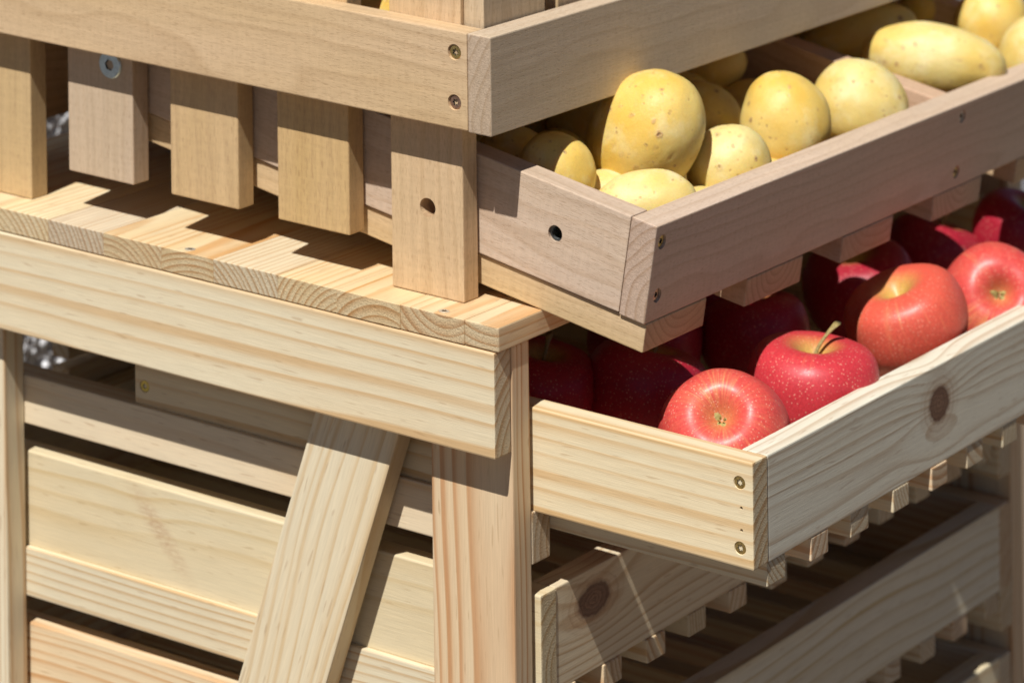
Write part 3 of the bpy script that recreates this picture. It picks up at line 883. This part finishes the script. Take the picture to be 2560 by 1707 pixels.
for i, (u, v, a, b, ang, h, lean, pm, lab) in enumerate(POT):
    org = T2O + TN * h
    c, ppm = hit(u, v, org, TN)
    A, B = 1.05 * a / ppm, 1.07 * b / ppm
    potato(lab, c, (A, B, B * 0.97), lay_quat(u, v, ang, lean), (POTATO, POTATO_PALE)[pm], 1100 + i, egg=0.01 if i == 0 else None)
# lower layer of the tilted tray, packed between the potatoes above
placed = []
Bi_ = np.linalg.inv(BASE)
TMi = np.linalg.inv(np.stack([np.array([1.0, 0, 0]), TS, TN], 1))
for (u, v, a, b, ang, h, lean, pm, lab) in POT:
    c, ppm = hit(u, v, T2O + TN * h, TN)
    placed.append((TMi @ (Bi_ @ (c - np.array([0, 0, TOPZ])) - T2O), 0.5 * (a + b) / ppm))
rp = random.Random(5)
low = []
for trial in range(6000):
    r = rp.uniform(0.0195, 0.0235)
    layer = 0 if trial < 3500 else 1
    q = np.array([rp.uniform(0.022 + r, T2W - 0.022 - r), rp.uniform(-0.20, -0.0175 - r), -T2H + r * 0.95 + (0.016 if layer else 0.0)])
    if 0.383 - r < q[0] < 0.411 + r:
        continue
    if all(np.linalg.norm(q - p) > 0.90 * (r + rr) for p, rr in placed):
        placed.append((q, r)); low.append((q, r))
for i, (q, r) in enumerate(low[:36]):
    c = W3(T2O + np.array([1.0, 0, 0]) * q[0] + TS * q[1] + TN * q[2])
    potato("potato low in the tilted tray, mostly hidden under the others", c, (r * 1.22, r, r * 0.95),
           Matrix.Rotation(rp.uniform(0, 3.14), 3, 'Z').to_quaternion(), (POTATO, POTATO_PALE)[i % 2], 400 + i, sub=4)
# upper tray
def stand_potato(lab, p, axes, ang, seed):
    c = W3(p)
    potato(lab, c, axes, Matrix.Rotation(math.radians(ang), 3, 'Z').to_quaternion(), POTATO, seed, sub=4)
stand_potato("potato in the upper tray between rack leg and batten", (0.094, -0.143, 0.1335), (0.040, 0.031, 0.031), 20, 301)
stand_potato("potato in the upper tray behind the corner blocks", (0.152, -0.076, 0.138), (0.040, 0.033, 0.034), 75, 302)

# ---- apples
def apple_mat(name, red=(0.54, 0.038, 0.048), red2=(0.62, 0.09, 0.07), ground_=(0.68, 0.34, 0.10), blush=0.5, stripe=0.6):
    k = NT(name)
    ap = k.attr("ap")                       # x: 0 stem .. 1 calyx, (y,z): direction round the core
    t, sx, sy = k.sep(ap)
    tc = k.n("ShaderNodeTexCoord").outputs["Object"]
    rnd = k.n("ShaderNodeObjectInfo").outputs["Random"]
    seed = k.comb(k.math('MULTIPLY', rnd, 11.0), k.math('MULTIPLY', rnd, 5.0), rnd)
    sv = k.vmath('ADD', k.comb(k.math('MULTIPLY', t, 1.6), k.math('MULTIPLY', sx, 9.0), k.math('MULTIPLY', sy, 9.0)), seed)
    st = k.noise(sv, 1.7, 5, 0.7)
    st2 = k.noise(sv, 5.0, 3, 0.6)
    big = k.noise(k.vmath('ADD', tc, seed), 18, 2, 0.5)
    f = k.math('ADD', k.math('MULTIPLY', st, stripe), k.math('MULTIPLY', big, 1.0 - stripe * 0.5))
    f = k.math('ADD', f, k.math('MULTIPLY', k.math('SUBTRACT', st2, 0.5), 0.25))
    col = k.mix(k.maprange(f, blush - 0.13, blush + 0.13, 0, 1), ground_, red2)
    col = k.mix(k.maprange(f, blush - 0.02, blush + 0.22, 0, 1), col, red)
    # greenish yellow round the stem, brownish at the calyx
    col = k.mix(k.math('MULTIPLY', k.maprange(t, 0.20, 0.05, 0, 1, True), k.maprange(st, 0.3, 0.7, 1.0, 0.55)), col, (0.52, 0.40, 0.09))
    col = k.mix(k.math('MULTIPLY', k.maprange(t, 0.86, 0.985, 0, 0.85, True), k.maprange(st2, 0.3, 0.7, 0.9, 0.5)), col, (0.50, 0.25, 0.075))
    vo = k.n("ShaderNodeTexVoronoi"); k.put(vo.inputs["Vector"], tc); vo.inputs["Scale"].default_value = 480
    gate = k.noise(tc, 60, 2, 0.5)
    dots = k.math('MULTIPLY', k.maprange(vo.outputs["Distance"], 0.29, 0.12, 0, 1), k.maprange(gate, 0.34, 0.54, 0.06, 0.42))
    col = k.mix(dots, col, (0.80, 0.52, 0.36))
    mot = k.noise(tc, 700, 3, 0.65)
    col = k.mix(1.0, col, k.ramp(mot, [(0.3, 0.84), (0.7, 1.12)]), 'MULTIPLY')
    k.put(k.b.inputs["Base Color"], col)
    k.b.inputs["Subsurface Weight"].default_value = 0.10
    k.b.inputs["Subsurface Radius"].default_value = (0.006, 0.002, 0.001)
    k.b.inputs["Subsurface Scale"].default_value = 0.4
    k.put(k.b.inputs["Roughness"], k.maprange(mot, 0.3, 0.7, 0.38, 0.52))
    k.b.inputs["Specular IOR Level"].default_value = 0.34
    k.b.inputs["Coat Weight"].default_value = 0.08
    k.b.inputs["Coat Roughness"].default_value = 0.28
    h = k.math('ADD', k.math('MULTIPLY', mot, 0.4), k.math('MULTIPLY', k.noise(tc, 110, 2, 0.5), 0.8))
    k.put(k.b.inputs["Normal"], k.bump(h, 0.00015))
    return k.mat
APPLE_RED = apple_mat("apple_skin_red", blush=0.39)
APPLE_SHADED = apple_mat("apple_skin_crimson_shaded", red=(0.34, 0.014, 0.030), red2=(0.42, 0.035, 0.040), ground_=(0.50, 0.20, 0.06), blush=0.30)  # crimson skin for the back apples, tray shade painted in as lower albedo
APPLE_MIX = apple_mat("apple_skin_red_yellow_flush", red=(0.60, 0.066, 0.055), red2=(0.66, 0.135, 0.08), ground_=(0.74, 0.38, 0.14), blush=0.46)
APPLE_ORANGE = apple_mat("apple_skin_orange", red=(0.64, 0.095, 0.058), red2=(0.70, 0.18, 0.09), ground_=(0.77, 0.42, 0.17), blush=0.48, stripe=1.0)
STEM = plain("apple_stem", (0.30, 0.22, 0.075), 0.7, 0.0, 900, 0.35, 0.0003)
CALYX = plain("apple_calyx", (0.36, 0.30, 0.10), 0.75, 0.0, 1200, 0.4, 0.0003)

# profile from stem cavity to calyx basin, unit radius 1 at the widest
PROF = [(0.0, 0.50), (0.05, 0.515), (0.11, 0.57), (0.18, 0.655), (0.28, 0.745), (0.40, 0.80), (0.54, 0.81), (0.68, 0.785), (0.81, 0.71), (0.91, 0.585), (0.975, 0.40),
        (1.0, 0.17), (0.99, -0.08), (0.945, -0.28), (0.87, -0.46), (0.77, -0.615), (0.66, -0.715), (0.54, -0.775), (0.43, -0.79), (0.33, -0.765), (0.24, -0.695), (0.16, -0.605), (0.09, -0.535), (0.04, -0.505), (0.0, -0.50)]
def smooth_prof(P, n):
    P = np.array(P)
    s = np.r_[0, np.cumsum(np.linalg.norm(np.diff(P, axis=0), axis=1))]
    out = []
    for q in np.linspace(0, s[-1], n):
        i = min(max(np.searchsorted(s, q) - 1, 0), len(P) - 2)
        t = (q - s[i]) / (s[i + 1] - s[i])
        p0 = P[max(i - 1, 0)]; p1 = P[i]; p2 = P[i + 1]; p3 = P[min(i + 2, len(P) - 1)]
        out.append(0.5 * ((2 * p1) + (-p0 + p2) * t + (2 * p0 - 5 * p1 + 4 * p2 - p3) * t * t + (-p0 + 3 * p1 - 3 * p2 + p3) * t ** 3))
    return np.array(out)

def apple(label, centre, rad, axis, mat, seed, stem=True, stem_bend=(0.25, 0.1), stem_len=0.55, squash=0.93, spin=0.0):
    rs = random.Random(seed)
    NP, NA = 60, 84
    pr = smooth_prof(PROF, NP)
    so = Vector((rs.uniform(0, 40), rs.uniform(0, 40), rs.uniform(0, 40)))
    ph = rs.uniform(0, 6.28)
    V, F, ap = [], [], []
    for i in range(NP):
        t = i / (NP - 1)
        for j in range(NA):
            a = 2 * math.pi * j / NA
            r, z = pr[i]
            r = max(r, 0.0)
            lobe = 1.0 + 0.014 * math.cos(5 * a + ph) * max(0.0, (t - 0.45)) * 2.0 * min(1.0, r * 2) + 0.014 * math.cos(5 * a + ph) * (1 - t) * min(1.0, r * 3)
            q = Vector((r * math.cos(a), r * math.sin(a), z * squash))
            nz_ = 1.0 + 0.045 * mnoise.noise(q * 0.9 + so) + 0.012 * mnoise.noise(q * 2.5 + so)
            zz = q.z * nz_
            if t > 0.6:
                zz -= 0.009 * math.cos(5 * a + ph) * math.exp(-((r - 0.45) / 0.2) ** 2)
            V.append((q.x * lobe * nz_ * rad, q.y * lobe * nz_ * rad, zz * rad))
            ap.append((t, math.cos(a), math.sin(a)))
    for i in range(NP - 1):
        for j in range(NA):
            k_ = (j + 1) % NA
            F.append((i * NA + j, (i + 1) * NA + j, (i + 1) * NA + k_, i * NA + k_))
    me = bpy.data.meshes.new("flesh")
    me.from_pydata(V, [], F)
    at = me.attributes.new("ap", 'FLOAT_VECTOR', 'POINT')
    at.data.foreach_set("vector", np.array(ap).ravel())
    me.polygons.foreach_set("use_smooth", [True] * len(me.polygons))
    me.update()
    root = thing("apple", label, "apple", centre, "red apples in the pulled out drawer")
    root.rotation_mode = 'QUATERNION'
    root.rotation_quaternion = Vector((0, 0, 1)).rotation_difference(Vector(axis).normalized()) @ Matrix.Rotation(spin, 3, 'Z').to_quaternion()
    mesh_obj("flesh", me, mat, root)
    if stem:
        Vs, Fs = [], []
        n, sg = 9, 10
        for i in range(n):
            t = i / (n - 1)
            cx_ = stem_bend[0] * t * t * rad; cy_ = stem_bend[1] * t * t * rad
            cz_ = (0.47 + stem_len * t) * rad * squash
            rr = rad * (0.042 - 0.012 * math.sin(t * math.pi) + 0.030 * max(0, t - 0.75) * 4 * 0.6)
            for j in range(sg):
                a = 2 * math.pi * j / sg
                Vs.append((cx_ + rr * math.cos(a), cy_ + rr * math.sin(a), cz_ + (rr * 0.3 * math.cos(a) if i == n - 1 else 0)))
        for i in range(n - 1):
            for j in range(sg):
                k_ = (j + 1) % sg
                Fs.append((i * sg + j, i * sg + k_, (i + 1) * sg + k_, (i + 1) * sg + j))
        Fs.append(tuple((n - 1) * sg + j for j in range(sg)))
        ms = bpy.data.meshes.new("stem"); ms.from_pydata(Vs, [], Fs); ms.update()
        ms.polygons.foreach_set("use_smooth", [True] * len(ms.polygons))
        mesh_obj("stem", ms, STEM, root)
    # dry calyx: five curled sepals and a tuft
    Vc, Fc = [], []
    def leaf(a, ln, wd, curl, lift):
        s = len(Vc)
        n = 5
        for i in range(n):
            t = i / (n - 1)
            rr = (0.02 + ln * t) * rad
            zz = -(0.495 + lift * math.sin(t * 1.6) - curl * t * t) * rad * squash
            hw = wd * rad * (1 - t) ** 0.7 * (0.6 + 0.4 * math.sin(t * 3.1))
            for sd in (-1, 0, 1):
                ca, sa = math.cos(a), math.sin(a)
                z2 = zz - (0.012 * rad if sd == 0 else 0)
                Vc.append((rr * ca - sd * hw * sa, rr * sa + sd * hw * ca, z2))
        for i in range(n - 1):
            for q in (0, 1):
                Fc.append((s + i * 3 + q, s + i * 3 + q + 1, s + (i + 1) * 3 + q + 1, s + (i + 1) * 3 + q))
    for i in range(5):
        leaf(i * 1.2566 + rs.uniform(-0.25, 0.25), rs.uniform(0.15, 0.25), 0.075, rs.uniform(-0.02, 0.08), rs.uniform(0.05, 0.12))
    for i in range(4):
        leaf(i * 1.57 + rs.uniform(-0.5, 0.5), rs.uniform(0.03, 0.07), 0.02, 0.0, rs.uniform(0.08, 0.13))
    mc = bpy.data.meshes.new("calyx"); mc.from_pydata(Vc, [], Fc); mc.update()
    co = mesh_obj("calyx", mc, CALYX, root)
    sm = co.modifiers.new("thick", 'SOLIDIFY'); sm.thickness = 0.0006
    return root

TOCAM = unit(CAMP - W3((0.3, 0.05, -0.07)))
def app(u, v, z, rpx, axis, label, mat, seed, **kw):
    c, ppm = hit(u, v, np.array([0, 0, z]), np.array([0, 0, 1.0]))
    ax = BASE @ np.array(axis, float)
    return apple(label, c, rpx / ppm, ax, mat, seed, **kw)
# direction helpers in stand coordinates (axis points from calyx to stem)
tl = np.linalg.inv(BASE) @ TOCAM
app(1811, 1090, -0.066, 168, tuple(-(tl + np.array([0.10, -0.12, 0.52]))), "red apple showing its dry calyx at the drawer corner, nearest the side board", APPLE_MIX, 1, stem=False)
app(2030, 984, -0.068, 166, (0.02, 0.05, 1.0), "red apple with long green stem standing upright by the drawer front", APPLE_RED, 2, stem_bend=(0.32, -0.26), stem_len=0.62, spin=0.2)
app(2270, 812, -0.059, 156, (-0.30, -0.22, 1.0), "orange striped apple with open stem hollow by the drawer front", APPLE_ORANGE, 3, stem=False, squash=0.86)
app(2492, 752, -0.060, 142, tuple(-(tl + np.array([0.10, 0.0, 0.18]))), "red apple turned to show its yellow calyx, beside the orange striped one", APPLE_MIX, 4, stem=False)
app(1612, 992, -0.077, 160, (0.25, 0.1, 1.0), "dark red apple with short stem in the shadow of the tilted tray", APPLE_SHADED, 5, stem_len=0.55, stem_bend=(0.3, 0.1))
app(1890, 850, -0.077, 140, (0.1, -0.2, 1.0), "shaded red apple with a sunlit spot, behind the long stemmed one", APPLE_SHADED, 7)
app(2150, 728, -0.076, 142, (-0.25, -0.05, 1.0), "shaded apple with yellowish stem hollow under the tilted tray slats", APPLE_SHADED, 8, stem=False)
app(2330, 650, -0.076, 124, (0.3, 0.2, 1.0), "shade-darkened crimson apple with thin sunlit edge under the tilted tray", APPLE_SHADED, 9)
app(2545, 590, -0.060, 118, (0.1, 0.4, 1.0), "shade-darkened crimson apple with square sun patch, behind the yellow calyx one", APPLE_SHADED, 10)
app(1345, 985, -0.077, 150, (0.0, 0.2, 1.0), "dark apple beside the stand post, behind the drawer side board", APPLE_SHADED, 6)
def app_s(p, r, label, seed):
    apple(label, W3(p), r, BASE @ np.array([0.1, 0.1, 1.0]), APPLE_SHADED, seed)
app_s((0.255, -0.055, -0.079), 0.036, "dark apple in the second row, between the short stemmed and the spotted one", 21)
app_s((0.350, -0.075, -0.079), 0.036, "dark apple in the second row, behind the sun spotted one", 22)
